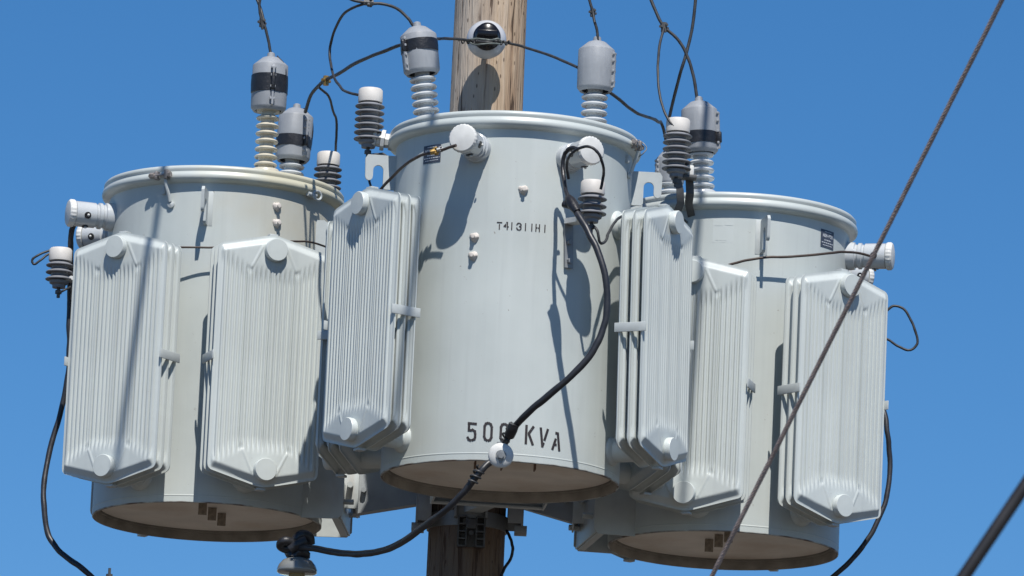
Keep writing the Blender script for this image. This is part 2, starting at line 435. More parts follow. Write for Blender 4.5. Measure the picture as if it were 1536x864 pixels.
def lid_mesh(m_):
    return MB().lathe([(.452, 1.288), (.462, 1.292), (.478, 1.297), (.4895, 1.305), (.4925, 1.315), (.4895, 1.327), (.4815, 1.3345), (.4815, 1.338),
                       (.4855, 1.344), (.4850, 1.353), (.479, 1.360), (.465, 1.363), (.43, 1.366), (.2, 1.395), (0, 1.40)], 144).mesh('lid', m_, 60)
def lv_bushing_mesh():
    L = .155
    pr = [(.0, -.01), (.056, -.01), (.057, .012), (.055, .030), (.048, .033), (.046, .038), (.048, .043), (.053, .046), (.053, .058),
          (.046, .062), (.046, .068), (.051, .073), (.0515, .105), (.0515, .155)]
    return MB().lathe(pr + [(.046, .158), (0, .158)], 40, frame_to((0, -1, 0), (0, -R_T, 0))).mesh('low_voltage_bushing', M_PORC, 35)
def lv_cap_mesh():
    def fn(a, r, z): return r*(1+(.03 if .05 < r and .160 < z < .178 and int(a/(2*PI)*48) % 2 else 0))
    mb = MB().lathe([(.0, .1585), (.0535, .1585), (.0545, .163), (.0545, .176), (.050, .183), (.036, .186), (0, .187)], 96, frame_to((0, -1, 0), (0, -R_T, 0)), fn)
    return mb.mesh('cap', M_WHITE, 35)
def lv_hole_mesh():
    mb = MB().lathe([(0, .0022), (.0118, .0022), (.0132, .0022), (.0140, .001), (.0140, -.006)], 20)
    return mb.mesh('opening', M_TAPE, 30)
ME_LVS = MB().lathe([(0, .0022), (.004, .003), (.0055, .006), (.0035, .0095), (0, .010)], 12).mesh('set_screw', M_WHITE, 60)
ME_LVB, ME_LVC, ME_LVH = lv_bushing_mesh(), lv_cap_mesh(), lv_hole_mesh()
def lug_mesh():
    P = [(0, 0), (-.002, 0)]
    # hook-shaped lifting lug in the XZ plane, x = outward
    pts = [(0, .0), (.027, 0)] + [(.027+.009*math.sin(t_), .021-.009*math.cos(t_)) for t_ in [2*PI*k/14 for k in range(15)]] + [(.0272, 0), (.045, 0), (.052, .008), (.052, .070)]
    for k in range(9):
        a = PI - PI*k/8; pts.append((.072+.020*math.cos(a), .075+.020*math.sin(a)))
    pts += [(.092, .055)]
    for k in range(7):
        a = PI + PI*k/6; pts.append((.107+.015*math.cos(a), .050+.017*math.sin(a)))
    pts += [(.124, .12), (.114, .135), (0, .135)]
    M = Matrix.Rotation(-PI/2, 4, 'Z') @ Matrix.Translation((R_T-.004, 0, 0))
    mb = MB(); mb.prism(pts, .012, M)
    mb.box((.002, 0, .067), (.006, .05, .14), M, .001)
    return mb.mesh('lifting_lug', M_BRKT, 30)
ME_LUG = lug_mesh()
def hanger_mesh(top):
    """welded hanger bracket at the back of the tank, local +Y outwards"""
    mb = MB(); h = .22 if top else .27
    for x in (-.22, .22):
        y0 = math.sqrt(R_T**2-x*x)-.006; L = .565-y0
        M = Matrix.Translation((x, y0, 0)) @ Matrix.Rotation(PI/2, 4, 'Z')
        mb.prism([(0, 0), (L-.02, 0), (L, .02), (L, h*.62), (.035, h), (0, h)], .008, M)
    mb.box((0, .555, h*.31), (.432, .008, h*.58), None, .002)
    mb.box((0, .536, .006), (.432, .030, .008), None, .001)
    for x in (-.15, .15):
        mb.cyl((x, .55, h*.3), (x, .60, h*.3), .012, 6)
    return mb.mesh('hanger_bracket', M_BRKT, 30)
ME_HT, ME_HB = hanger_mesh(True), hanger_mesh(False)
def blob_mesh():
    mb = MB()
    mb.lathe([(0, -.004), (.016, -.003), (.018, .004), (.013, .012), (.006, .017), (0, .018)], 16, frame_to((0, -1, 0), (0, -R_T, 0)),
             lambda a, r, z: r*(1+.18*math.sin(a*3+z*300)+.1*math.sin(a*5)))
    mb.lathe([(0, .01), (.008, .012), (.008, .026), (0, .027)], 6, frame_to((0, -1, 0), (0, -R_T, 0)))
    return mb.mesh('plugged_stud', M_PUTTY, 60)
ME_BLOB = blob_mesh()
def tab_mesh():
    mb = MB(); mb.box((0, 0, 0), (.034, .006, .052), None, .001)
    mb.lathe([(0, .0044), (.0075, .0042), (.0085, .003)], 14, frame_to((0, -1, 0), (0, 0, -.012)))
    return mb.mesh('ground_tab', M_TAB, 30)
ME_TAB = tab_mesh()
def bandbolt_mesh():
    mb = MB()
    mb.cyl((-.055, -.505, 1.318), (.045, -.505, 1.318), .006, 10)
    mb.box((-.022, -.497, 1.318), (.014, .026, .034), None, .003)
    mb.box((.024, -.497, 1.320), (.016, .030, .038), None, .003)
    mb.cyl((-.030, -.505, 1.318), (-.050, -.505, 1.318), .012, 6); mb.cyl((.034, -.505, 1.318), (.046, -.505, 1.318), .012, 6)
    return mb.mesh('band_bolt', M_OLDSTEEL, 30)
ME_BAND = bandbolt_mesh()
def catch_mesh():
    mb = MB()
    mb.tube([(.0, -.500, 1.300), (.004, -.492, 1.270), (.010, -.478, 1.235), (.012, -.472, 1.215)], .0075, 8, 4)
    mb.lathe([(0, 0), (.014, .002), (.014, .012), (0, .016)], 12, frame_to((.2, -1, 0), (.012, -.458, 1.205)))
    mb.box((-.022, -.466, 1.262), (.012, .014, .030), None, .002)
    return mb.mesh('cover_catch', M_BRKT, 40)
ME_CATCH = catch_mesh()

def lf(root, v):   # a world direction in the frame of the tank
    f = root.rotation_euler.z; return (v[0]*math.cos(f)+v[1]*math.sin(f), -v[0]*math.sin(f)+v[1]*math.cos(f))

def shed_profile(z0, n, pitch, rc, rs, droop=.006, th=.010):
    p = [(0, z0-.004), (rc+.004, z0-.004)]
    for k in range(n):
        z = z0+k*pitch
        p += [(rc, z+.002), (rc+.003, z+pitch*.30), (rs-.003, z+pitch*.34-droop*.3), (rs, z+pitch*.34+th*.35), (rs-.004, z+pitch*.34+th*.8), (rc+.006, z+pitch*.34+th+.002), (rc, z+pitch*.9)]
    return p
_cache = {}
def hv_bushing(parent, ang, H, tilt=0, tdir=(1, 0), cream=False, tape=.4, gh=.22, nshed=7, seam=0, strap=False, gs=1.0, off=(0, 0), th=.024):
    """ang in the tank's own frame; H = height from lid to guard tip"""
    a = math.radians(ang)
    o_ = lf(parent, off); base = Vector((.38*math.sin(a)+o_[0], -.38*math.cos(a)+o_[1], 1.362))
    key = (H, cream, gh, seam, tape, strap, gs)
    rs, rc = (.047, .028) if cream else (.053, .030)
    zb = .028; pitch = .0318
    n = max(3, int((H-gh+.02-zb)/pitch))
    prof = [(0, 0), (.058, 0), (.058, .022), (.052, .028), (rc+.004, .030)] + shed_profile(zb+.004, n, pitch, rc, rs, .005, .013 if not cream else .011)[2:] + [(rc, H-gh+.05), (0, H-gh+.06)]
    me = MB().lathe(prof, 40).mesh('high_voltage_bushing', M_PORCY if cream else M_PORC, 50)
    b = link('high_voltage_bushing', me, parent, base)
    rot = Vector((tdir[0]*math.sin(math.radians(tilt)), tdir[1]*math.sin(math.radians(tilt)), math.cos(math.radians(tilt))))
    b.rotation_euler = Vector((0, 0, 1)).rotation_difference(rot).to_euler()
    # wildlife guard
    g0 = H-gh; r = .069*gs
    gp = [(r*.74, g0+.004), (r*.86, g0), (r*1.0, g0+.012), (r*1.02, g0+.018), (r*1.03, g0+gh*.45), (r*1.02, H-.047), (r*1.0, H-.044), (r*.50, H-.014), (r*.42, H-.012), (r*.24, H-.011), (r*.21, H+.006), (r*.12, H+.010), (0, H+.010)]
    mb = MB().lathe(gp, 26, None, lambda a_, r_, z_: r_*(1+.022*math.cos(4*a_+.6)))
    A = math.radians(seam)
    Mz = Matrix.Rotation(A, 4, 'Z')
    for s in (1,):
        mb.prism([(r-.003, g0+.012), (r+.014, g0+.016), (r+.014, H-.068), (r*.55, H-.016), (r*.45, H-.018)], .008, Mz @ Matrix.Rotation(-PI/2, 4, 'Z'))
        for q in (.12, .42, .70, .90):
            z = g0+.02+q*(gh-.07)
            mb.box((0, -(r+.009), z), (.022, .009, .010), Mz, .002)
    gd = mb.build('wildlife_guard', M_GUARD, b, 28)
    if tape:
        z = g0+gh*tape
        MB().lathe([(r*1.03, z-th), (r*1.07, z-th+.001), (r*1.08, z), (r*1.065, z+th-.001), (r*1.02, z+th)], 30, None,
                   lambda a_, r_, z_: r_*(1+.02*math.sin(a_*2)+.012*math.sin(a_*7+z_*200))).build('tape_wrap', M_TAPE, b, 60)
        mb = MB(); mb.box((0, -(r+.008), z), (.016, .026, th*2-.002), Mz, .005)
        mb.build('tape_wrap', M_TAPE, b, 60)
    if strap:
        mb = MB(); Mw = Matrix.Rotation(A+.9, 4, 'Z')
        mb.tube([Mw @ Vector((0, -r*.4, H-.006)), Mw @ Vector((0, -r*.92, H-.045)), Mw @ Vector((0, -r*1.04, H-.08)), Mw @ Vector((0, -r*1.05, g0+gh*tape))], .003, 6, 4)
        mb.build('tie_strap', M_TAPE, b, 60)
    return b

# --- stencilled characters: strokes in a unit cell
STROKES = {
 '5': [[(.05, .96), (.95, .96)], [(.10, .90), (.10, .56), (.36, .56)], [(.55, .60), (.86, .52), (.92, .38), (.92, .18), (.84, .06), (.60, .0)], [(0, .12), (.12, .02), (.34, -.02)]],
 '0': [[(.40, 1), (.20, .95), (.06, .80), (.06, .20), (.20, .05), (.38, 0)], [(.60, 1), (.80, .95), (.94, .80), (.94, .20), (.80, .05), (.62, 0)]],
 'K': [[(.05, 1), (.05, 0)], [(.90, 1), (.42, .62), (.42, .52), (.90, 0)]],
 'V': [[(.0, 1), (.30, 0), (.42, .16)], [(.95, 1), (.58, .40)]],
 'A': [[(0, 0), (.22, .36), (.36, .58)], [(.42, .96), (.64, .96), (.92, .02)], [(.30, .28), (.42, .28)]],
 'T': [[(0, .96), (1, .96)], [(.5, .66), (.5, 0)]],
 '4': [[(.05, .42), (.42, .72), (.42, .38), (.05, .42)], [(.60, 1), (.78, 1), (.78, 0)], [(.86, .38), (1, .38)]],
 '1': [[(.5, 1), (.5, 0)]],
 '3': [[(.05, .74), (.20, .94), (.42, 1)], [(.62, 1), (.90, .84), (.92, .66), (.62, .54), (.92, .40), (.92, .20), (.66, 0)], [(.42, 0), (.18, .08), (.05, .28)]],
 'H': [[(.1, 1), (.1, 0)], [(.1, .5), (.34, .5)], [(.9, 1), (.9, 0)], [(.66, .5), (.9, .5)]],
 'N': [[(0, 0), (0, 1), (1, 0), (1, 1)]], 'O': [[(0, 0), (0, 1), (1, 1), (1, 0), (0, 0)]], '-': [[(.1, .5), (.9, .5)]],
 'P': [[(0, 0), (0, 1), (1, 1), (1, .5), (0, .5)]], 'C': [[(1, 1), (0, 1), (0, 0), (1, 0)]], 'B': [[(0, 0), (0, 1), (.8, 1), (.8, .55), (0, .5), (1, .45), (1, 0), (0, 0)]],
}
def glyph(mb, ch, c, ang, z, w_, h_, th, lift=.0016, slope=0, lean=0):
    """writes on the cylinder of radius R_T about the tank axis; ang/z = lower middle of the cell"""
    def P(x, y):
        s = (x-.5)*w_ + lean*y*h_
        a = ang + s/R_T
        return ((R_T+lift)*math.sin(a), -(R_T+lift)*math.cos(a), z+y*h_+s*slope)
    for st in STROKES[ch]:
        q = [Vector((x*w_, y*h_)) for x, y in st]
        for i in range(len(q)-1):
            d = (q[i+1]-q[i]).normalized(); n = Vector((-d.y, d.x))*th/2
            a, b = q[i]-d*th*.42, q[i+1]+d*th*.42
            vs = [P(v.x/w_, v.y/h_) for v in (a-n, b-n, b+n, a+n)]
            if i % 2:
                vs = [(x*1.0006, y*1.0006, z_) for x, y, z_ in vs]
            mb.add(vs, [(0, 1, 2, 3)])
def plate(root, c, pxy, psz, name='label_plate'):
    """a small dark plate with pale printed lines on the tank"""
    A = on_cyl(pxy[0], pxy[1], c, R_T); f = root.rotation_euler.z
    ang = math.atan2(A.x-c[0], -(A.y-c[1])) - f; z0 = A.z-root.location.z
    w_, h_ = psz
    def P(s, t, lift): 
        a = ang+s/R_T; return ((R_T+lift)*math.sin(a), -(R_T+lift)*math.cos(a), z0+t)
    mb = MB(); n = 4; vs = []
    for t in (-h_/2, h_/2):
        for lift in (.0005, .0018):
            for i in range(n+1): vs.append(P(-w_/2+w_*i/n, t, lift))
    k = n+1; fs = []
    for i in range(n):
        fs += [(i, i+1, k+i+1, k+i), (k+i, k+i+1, 3*k+i+1, 3*k+i), (2*k+i, 2*k+i+1, 3*k+i+1, 3*k+i)]
    fs += [(0, k, 3*k, 2*k), (n, k+n, 3*k+n, 2*k+n)]
    mb.add(vs, fs); pl = mb.build(name, M_PLATE, root, 30)
    mb = MB()
    def line(t, x0, x1, hh, gaps):
        x = x0
        while x < x1-.001:
            ww = random.uniform(.5, 1.6)*gaps; e = min(x1, x+ww)
            mb.add([P(x, t-hh/2, .0026), P(e, t-hh/2, .0026), P(e, t+hh/2, .0026), P(x, t+hh/2, .0026)], [(0, 1, 2, 3)]); x = e+gaps*.35
    line(h_*.38, -w_*.25, w_*.28, h_*.045, .006)
    # the large line reads NON-PCB
    for i, ch in enumerate('NON-PCB'):
        s = (-.33+.11*i)*w_
        glyph(mb, ch, c, ang+s/R_T, z0+h_*.09, w_*.075, h_*.15, h_*.03, .0026)
    line(-h_*.08, -w_*.26, w_*.24, h_*.06, .008); line(-h_*.23, -w_*.44, w_*.46, h_*.05, .009); line(-h_*.37, -w_*.36, w_*.38, h_*.04, .006)
    mb.build('lettering', M_LETTER, pl, None)
    return pl

def transformer(c, z, facing, label, stained=False, rad_tilt={}, lv=((-21, 1.203), (21, 1.203))):
    root = empty('pole_transformer', (c[0], c[1], z), math.radians(facing))
    tag(root, label, 'transformer', 'transformers clustered round the pole')
    mt, ml = (M_TANK_STAINED, M_LID_STAINED) if stained else (M_TANK, M_LID)
    link('tank', tank_mesh(mt), root); link('base_plate', ME_BASE, root); link('skirt_ring', ME_SKIRT, root); link('lid', lid_mesh(ml), root)
    for ra in (-60.3, 60.3, -114.3, 114.3):
        q = math.radians(ra)
        h = link('radiator', ME_RAD, root, (RP*math.sin(q), -RP*math.cos(q), .548), (0, 0, q))
        t = rad_tilt.get(ra, 0)
        if t:
            h.rotation_mode = 'QUATERNION'
            h.rotation_quaternion = (Matrix.Rotation(q, 4, 'Z') @ Matrix.Rotation(math.radians(t), 4, 'Y')).to_quaternion()
        for k in (1, 2): link('panel', ME_PANEL, h, (0, SP*k, 0))
        for v in (-.44, .44): link('header_pipe', ME_HEADER, h, (0, 0, v))
        for v in (-.511, .507): link('plug_tab', ME_DRAIN, h, (0, 0, v))
        for s in (-1, 1): link('clamp_bar', ME_CLAMP, h, (s*.2335, 0, 0))
    for la, lz in lv:
        b = link('low_voltage_bushing', ME_LVB, root, (0, 0, lz), (0, 0, math.radians(la)))
        link('cap', ME_LVC, b)
        for aa in (104, 170, 262):
            ar = math.radians(aa); dd = Vector((math.sin(ar), 0, math.cos(ar))); pp = Vector((0, -R_T-.112, 0))+dd*.0512
            for nm, me in (('opening', ME_LVH), ('set_screw', ME_LVS)):
                oo = link(nm, me, b, pp+(Vector((.003, .001, .001)) if nm == 'set_screw' else Vector())); oo.rotation_euler = dd.to_track_quat('Z', 'Y').to_euler()
    for la in (-88, 88):
        link('lifting_lug', ME_LUG, root, (0, 0, 1.120), (0, 0, math.radians(la)))
    link('hanger_bracket', ME_HT, root, (0, 0, .985)); link('hanger_bracket', ME_HB, root, (0, 0, -.004))
    link('band_bolt', ME_BAND, root, (0, 0, 0), (0, 0, math.radians(66)))
    link('cover_catch', ME_CATCH, root, (0, 0, 0), (0, 0, math.radians(68)))
    return root

TC, TL, TR = (-.0142, 27.4238), (-1.1796, 28.5695), (.8858, 28.4011)
ZC, ZL, ZR = 6.4754, 6.4627, 6.4122
FC, FL, FR = 4.8, -94.0, 99.4
trC = transformer(TC, ZC, FC, 'pale grey round transformer with 500 KVA stencilled on it, in front of the pole', False, {60.3: -2.2}, ((-23, 1.215), (22.5, 1.198)))
trL = transformer(TL, ZL, FL, 'grey round transformer left of the pole with yellowish stains on its lid', True)
trR = transformer(TR, ZR, FR, 'grey round transformer right of the pole, a brown guy wire passing before it', False)

# stencils on the middle tank
def write(root, c, items, wpx, hpx, th, name, slope):
    mb = MB(); f = root.rotation_euler.z
    for ch, px, py, wf in items:
        A = on_cyl(px, py, c, R_T); a = math.atan2(A.x-c[0], -(A.y-c[1]))-f
        glyph(mb, ch, c, a, A.z-root.location.z, wpx*wf, hpx, th, slope=slope)
    mb.build(name, M_INK, root, None)
write(trC, TC, [('5', 707.5, 660, 1), ('0', 731.5, 660.5, 1), ('0', 756, 662, 1), ('K', 794, 665.5, 1), ('V', 815.5, 669.5, .95), ('A', 834, 674.5, 1)], .031, .066, .0095, 'stencil_rating', -.09)
write(trC, TC, [('T', 749, 343.5, 1), ('4', 759, 343.8, 1), ('1', 767.5, 344.3, 1), ('3', 778.3, 345, 1.1), ('1', 788, 345.5, 1), ('1', 797.5, 346.3, 1), ('H', 806.3, 347, 1), ('1', 817, 348, 1)], .017, .0265, .0042, 'stencil_number', -.03)
plate(trC, TC, (648, 231), (.090, .070))
plate(trR, TR, (1241, 359), (.085, .072))
def place_part(root, c, px, py, me, name, R=R_T):
    A = on_cyl(px, py, c, R); a = math.atan2(A.x-c[0], -(A.y-c[1])) - root.rotation_euler.z
    return link(name, me, root, (0, 0, A.z-root.location.z), (0, 0, a))
for p in ((785, 285), (712, 356), (710, 384)): place_part(trC, TC, *p, ME_BLOB, 'plugged_stud')
for p in ((415, 310), (415, 335)): place_part(trL, TL, *p, ME_BLOB, 'plugged_stud')
# eye bolt at the stained side of the left tank
eb = MB(); eb.cyl((0, -R_T+.01, 0), (0, -R_T-.030, 0), .009, 10)
eb.tube([(.024*math.sin(t)+.018, -R_T-.03, .018*math.cos(t)) for t in [2*PI*k/12 for k in range(13)]], .005, 8, 2)
eb.cyl((-.03, -R_T-.02, 0), (.02, -R_T-.02, 0), .010, 10)
place_part(trL, TL, 463, 293, eb.mesh('eye_bolt', M_BRKT, 40), 'eye_bolt')
# faded sticker on the right tank
st = MB()
for (x, zz, w_, h_) in ((-.02, .028, .030, .022), (.022, .030, .030, .022), (-.024, -.028, .010, .030), (-.008, -.030, .010, .026), (.008, -.028, .010, .030)):
    a0, a1 = (x-w_/2)/R_T, (x+w_/2)/R_T
    st.add([((R_T+.001)*math.sin(a), -(R_T+.001)*math.cos(a), zz+t) for a, t in ((a0, -h_/2), (a1, -h_/2), (a1, h_/2), (a0, h_/2))], [(0, 1, 2, 3)])
a0 = .042/R_T
st.add([((R_T+.0005)*math.sin(a), -(R_T+.0005)*math.cos(a), zz) for a, zz in ((-a0, -.05), (0, -.05), (a0, -.05), (a0, .046), (0, .046), (-a0, .046))], [(0, 1, 4, 5), (1, 2, 3, 4)])
place_part(trR, TR, 1085, 345, st.mesh('faded_sticker', M_FADED, None), 'faded_sticker')
# ground tabs hanging from the base plates
def tabs(root, px, py, Y, rz):
    p = at(px, py, Y); q = root.matrix_basis.inverted() @ Vector((p.x, p.y, root.location.z))
    f = root.rotation_euler.z
    for k in (-1, 0, 1):
        d = lf(root, (.034*k*(1 if rz < 1 else -1), .12*k))
        link('ground_tab', ME_TAB, root, (q.x+d[0], q.y+d[1], .016), (0, 0, -f))
tabs(trL, 318, 775, 28.45, -.2); tabs(trR, 1078, 812, 28.25, PI+.2)
sl_ = MB()
for k, dx in enumerate((-.12, -.02, .105)): sl_.box((dx, -.28-.02*k, .012), (.006, .05, .030), None, .001)
sl_.build('weld_tab', M_RUST, trC)

# high-voltage bushings with their guards
hv_bushing(trC, -130, .495, 8.5, lf(trC, (-1, 0)), tape=.55, gh=.205, seam=-55, off=(-.022, 0))
hv_bushing(trC, 130, .475, 0, (1, 0), tape=0, gh=.215, seam=60, off=(.036, 0))
hv_bushing(trL, 130, .500, 0, (1, 0), cream=True, tape=.47, gh=.235, seam=94+12, strap=True, off=(-.052, 0), th=.037)
hv_bushing(trL, -130, .430, 2, lf(trL, (1, .6)), tape=.34, gh=.235, seam=94+40, strap=True, off=(-.012, 0))
hv_bushing(trR, -130, .405, 4, lf(trR, (-1, 0)), tape=.27, gh=.225, seam=-99+70, off=(.046, 0))
hv_bushing(trR, 130, .330, 3, lf(trR, (-1, 0)), tape=0, gh=.16, seam=-160, gs=.78, off=(.035, 0))

# ------------------------------------------------------------------ surge arresters
ARR = {}
def arrester(base, n, label, rs=.057, capw=.047, caph=.048, pitch=.0325, up=(0, 0, 1)):
    """base = lowest point of the body"""
    if n not in ARR:
        z0 = .020; pitch = .0262 if n > 4 else .0285
        if n < 4: caph = .046; rs = .055; capw = .046
        prof = [(0, 0), (.026, 0), (.027, .012), (.038, .018), (.040, z0+.008)]
        for k in range(n):
            z = z0+.010+k*pitch
            prof += [(.033, z+.002), (.036, z+.006), (rs, z+.002), (rs+.001, z+.005), (rs-.004, z+.009), (.038, z+.016), (.033, z+.020)]
        zt = z0+.010+n*pitch
        body = MB().lathe(prof+[(.033, zt-.004), (0, zt-.004)], 40).mesh('sheds', M_SHED, 50)
        cap = MB().lathe([(0, zt-.006), (capw, zt-.006), (capw+.001, zt), (capw, zt+caph-.006), (capw-.005, zt+caph), (0, zt+caph+.002)], 36).mesh('cap', M_CAPW, 45)
        stud = MB(); stud.cyl((0, 0, .005), (0, 0, -.040), .007, 8); stud.cyl((0, 0, -.010), (0, 0, -.024), .014, 6)
        ARR[n] = (body, cap, stud.mesh('terminal_stud', M_DARKSTEEL, 30), zt+caph)
    b, cme, s, h = ARR[n]
    root = empty('surge_arrester', base)
    root.rotation_euler = Vector(up).to_track_quat('Z', 'Y').to_euler()
    tag(root, label, 'surge arrester', 'surge arresters on the transformers')
    link('sheds', b, root); link('cap', cme, root); link('terminal_stud', s, root)
    return root
A_CL = at(552, 222, 27.45); A_L = at(489, 313, 29.05); A_R = at(1014, 266, 27.80)
A_CF = at(887, 334, 26.84); A_LL = at(88, 432, 28.42)
arrester(A_CL, 6, 'grey six-shed surge arrester with pale cap beside the middle transformer, near its left lid edge', up=(.045-.045, 0, 1))
arrester(A_L, 6, 'surge arrester half hidden behind the right edge of the stained lid')
arrester(A_R, 6, 'grey six-shed surge arrester with pale cap, between the middle and right transformers')
arrester(A_CF, 3, 'short three-shed surge arrester hanging before the tank marked 500 KVA')
arrester(A_LL, 3, 'short surge arrester at the outer left edge of the left transformer')
# brackets that hold them (parts of the transformers)
def wpart(root, mb, name, mat_, ang=30):
    """mesh given in world space -> part of root"""
    inv = root.matrix_basis.inverted()
    mb.v = [tuple(inv @ Vector(v)) for v in mb.v]
    return mb.build(name, mat_, root, ang)
def strap(mb, pts, w_, t_, wdir):
    P = [Vector(p) for p in pts]; W = Vector(wdir).normalized()*w_/2
    vs, fs = [], []
    for i, p in enumerate(P):
        t = (P[min(i+1, len(P)-1)]-P[max(0, i-1)]).normalized(); N = t.cross(W).normalized()*t_/2
        vs += [p-W-N, p+W-N, p+W+N, p-W+N]
    for i in range(len(P)-1):
        for k in range(4): fs.append((i*4+k, i*4+(k+1) % 4, (i+1)*4+(k+1) % 4, (i+1)*4+k))
    fs += [(0, 1, 2, 3), tuple(4*(len(P)-1)+k for k in range(4))]
    mb.add(vs, fs)
# middle, front: vertical backing strap with two bolts and an arm under the arrester
mb = MB()
s0 = on_cyl(853, 333, TC, R_T+.012); s1 = on_cyl(853, 402, TC, R_T+.012)
tang = Vector((math.cos(math.radians(28.7)), math.sin(math.radians(28.7)), 0))
strap(mb, [s0, s1], .036, .006, tang)
for q in (.45, .85):
    p = s0.lerp(s1, q); mb.cyl(p, p+Vector((math.sin(.5), -math.cos(.5), 0))*.018, .011, 6)
wpart(trC, mb, 'arrester_backing_strap', M_STEEL)
mb = MB()
strap(mb, [s0+Vector((0, 0, .0)), s0.lerp(A_CF, .5)+Vector((0, 0, .008)), A_CF+Vector((-.03, 0, .026)), A_CF+Vector((.02, -.0, .030))], .050, .020, (tang+Vector((.0, .5, 0))))
wpart(trC, mb, 'arrester_bracket', M_WHITE)
# ridged strap from the upper left arrester to the lid edge
mb = MB()
e0, e1 = A_CL+Vector((.0, 0, .040)), on_cyl(592, 212, TC, R_T+.02)
e1 = at(590, 213, 27.45)
for k in range(7):
    p = e0.lerp(e1, k/6); sc = .020+.012*(k % 2)+.012*math.sin(k/6*PI)
    q = e0.lerp(e1, min(1, (k+.9)/6))
    if k < 6: mb.cyl(p, q, sc*.95, 8)
wpart(trC, mb, 'arrester_bracket', M_WHITE)
mb = MB()
strap(mb, [A_CL+Vector((0, 0, -.028)), A_CL+Vector((.06, 0, -.020)), A_CL+Vector((.10, .0, -.045)), A_CL+Vector((.13, .02, -.06))], .022, .005, (0, 1, 0))
wpart(trC, mb, 'arrester_lead_strap', M_DARKSTEEL)
# right: two dark straps down to the tank
mb = MB()
strap(mb, [at(1016, 268, 27.80), at(1020, 285, 27.80), at(1021, 305, 27.82), at(1014, 322, 27.86), at(1030, 336, 28.02)], .030, .005, (1, .2, 0))
wpart(trR, mb, 'arrester_bracket', M_DARKSTEEL)
mb = MB()
strap(mb, [at(1034, 262, 27.86), at(1035, 290, 27.87), at(1033, 305, 27.90), at(1038, 328, 28.0)], .032, .005, (1, .2, 0))
mb.box(tuple(at(1026, 266, 27.83)), (.10, .06, .014), None, .003)
wpart(trR, mb, 'arrester_bracket', M_DARKSTEEL)
mb = MB(); pw = at(1036, 258, 27.84)
mb.box(tuple(pw), (.026, .03, .05), Matrix(), .006); mb.box(tuple(pw+Vector((-.03, 0, .005))), (.05, .05, .035), None, .008)
wpart(trR, mb, 'arrester_seat', M_WHITE)
# left LV arrester arm, and rear arm of the far-left arrester
mb = MB(); strap(mb, [A_LL+Vector((-.01, 0, .024)), A_LL+Vector((.05, 0, .040)), A_LL+Vector((.12, .02, .03)), Vector((TL[0]-.43, TL[1]-.12, A_LL.z+.03))], .045, .016, (0, 1, 0)); wpart(trL, mb, 'arrester_bracket', M_WHITE)
mb = MB(); strap(mb, [A_L+Vector((.0, 0, .012)), A_L+Vector((-.06, -.06, .008)), Vector((TL[0]+.36, TL[1]+.30, A_L.z-.02))], .04, .01, (0, 0, 1)); wpart(trL, mb, 'arrester_bracket', M_DARKSTEEL)

# ------------------------------------------------------------------ cluster mount on the pole
cm = empty('cluster_mount', (PX, PY, 6.45)); tag(cm, 'dark steel cluster mount clamping the transformers to the pole', 'pole bracket')
def cpart(mb, name, mat_): return wpart(cm, mb, name, mat_)
for side, x in ((-1, at(626, 765, 28.45).x), (1, at(784, 765, 28.45).x)):
    z0 = at(626 if side < 0 else 784, 789 if side < 0 else 794, 28.45).z
    mb = MB()
    mb.box((x, 28.45, z0+.16), (.010, .16, .32), None, .002)
    mb.box((x-side*.03, 28.535, z0+.16), (.06, .010, .31), None, .002)
    mb.box((x-side*.03, 28.375, z0+.16), (.055, .010, .30), None, .002)
    mb.box((x-side*.005, 28.42, z0-.012), (.05, .08, .03), None, .002)
    cpart(mb, 'side_channel', M_STEEL)
# front bracket on pole: slotted plate, below it a ladder-like casting with eight pockets
zb = at(706, 782, 28.40).z; xb = at(706, 782, 28.40).x
mb = MB()
mb.box((xb, 28.392, zb+.12), (.135, .012, .22), None, .003)
for s in (-1, 1): mb.box((xb+s*.062, 28.375, zb+.12), (.010, .034, .22), None, .002)
mb.lathe([(0, 0), (.014, 0), (.014, .006), (0, .006)], 16, frame_to((0, -1, 0), (xb, 28.386, zb+.045)))
cpart(mb, 'slotted_plate', M_STEEL)
zc = at(707, 798, 28.38).z; xc = at(707, 798, 28.38).x
mb = MB()
H_ = .118
for s in (-.052, -.020, .020, .052): mb.box((xc+s, 28.375, zc), (.007, .030, H_), None, .002)
for k in range(5): 
    for s in (-.036, .036): mb.box((xc+s, 28.375, zc-H_/2+H_*k/4), (.032, .030, .007), None, .002)
mb.box((xc, 28.392, zc), (.112, .006, H_), None, .001)
mb.box((xc, 28.366, zc+.030), (.036, .02, .040), None, .004)
mb.cyl((xc, 28.36, zc-.01), (xc, 28.335, zc-.01), .010, 6)
cpart(mb, 'step_bracket', M_DARKSTEEL)
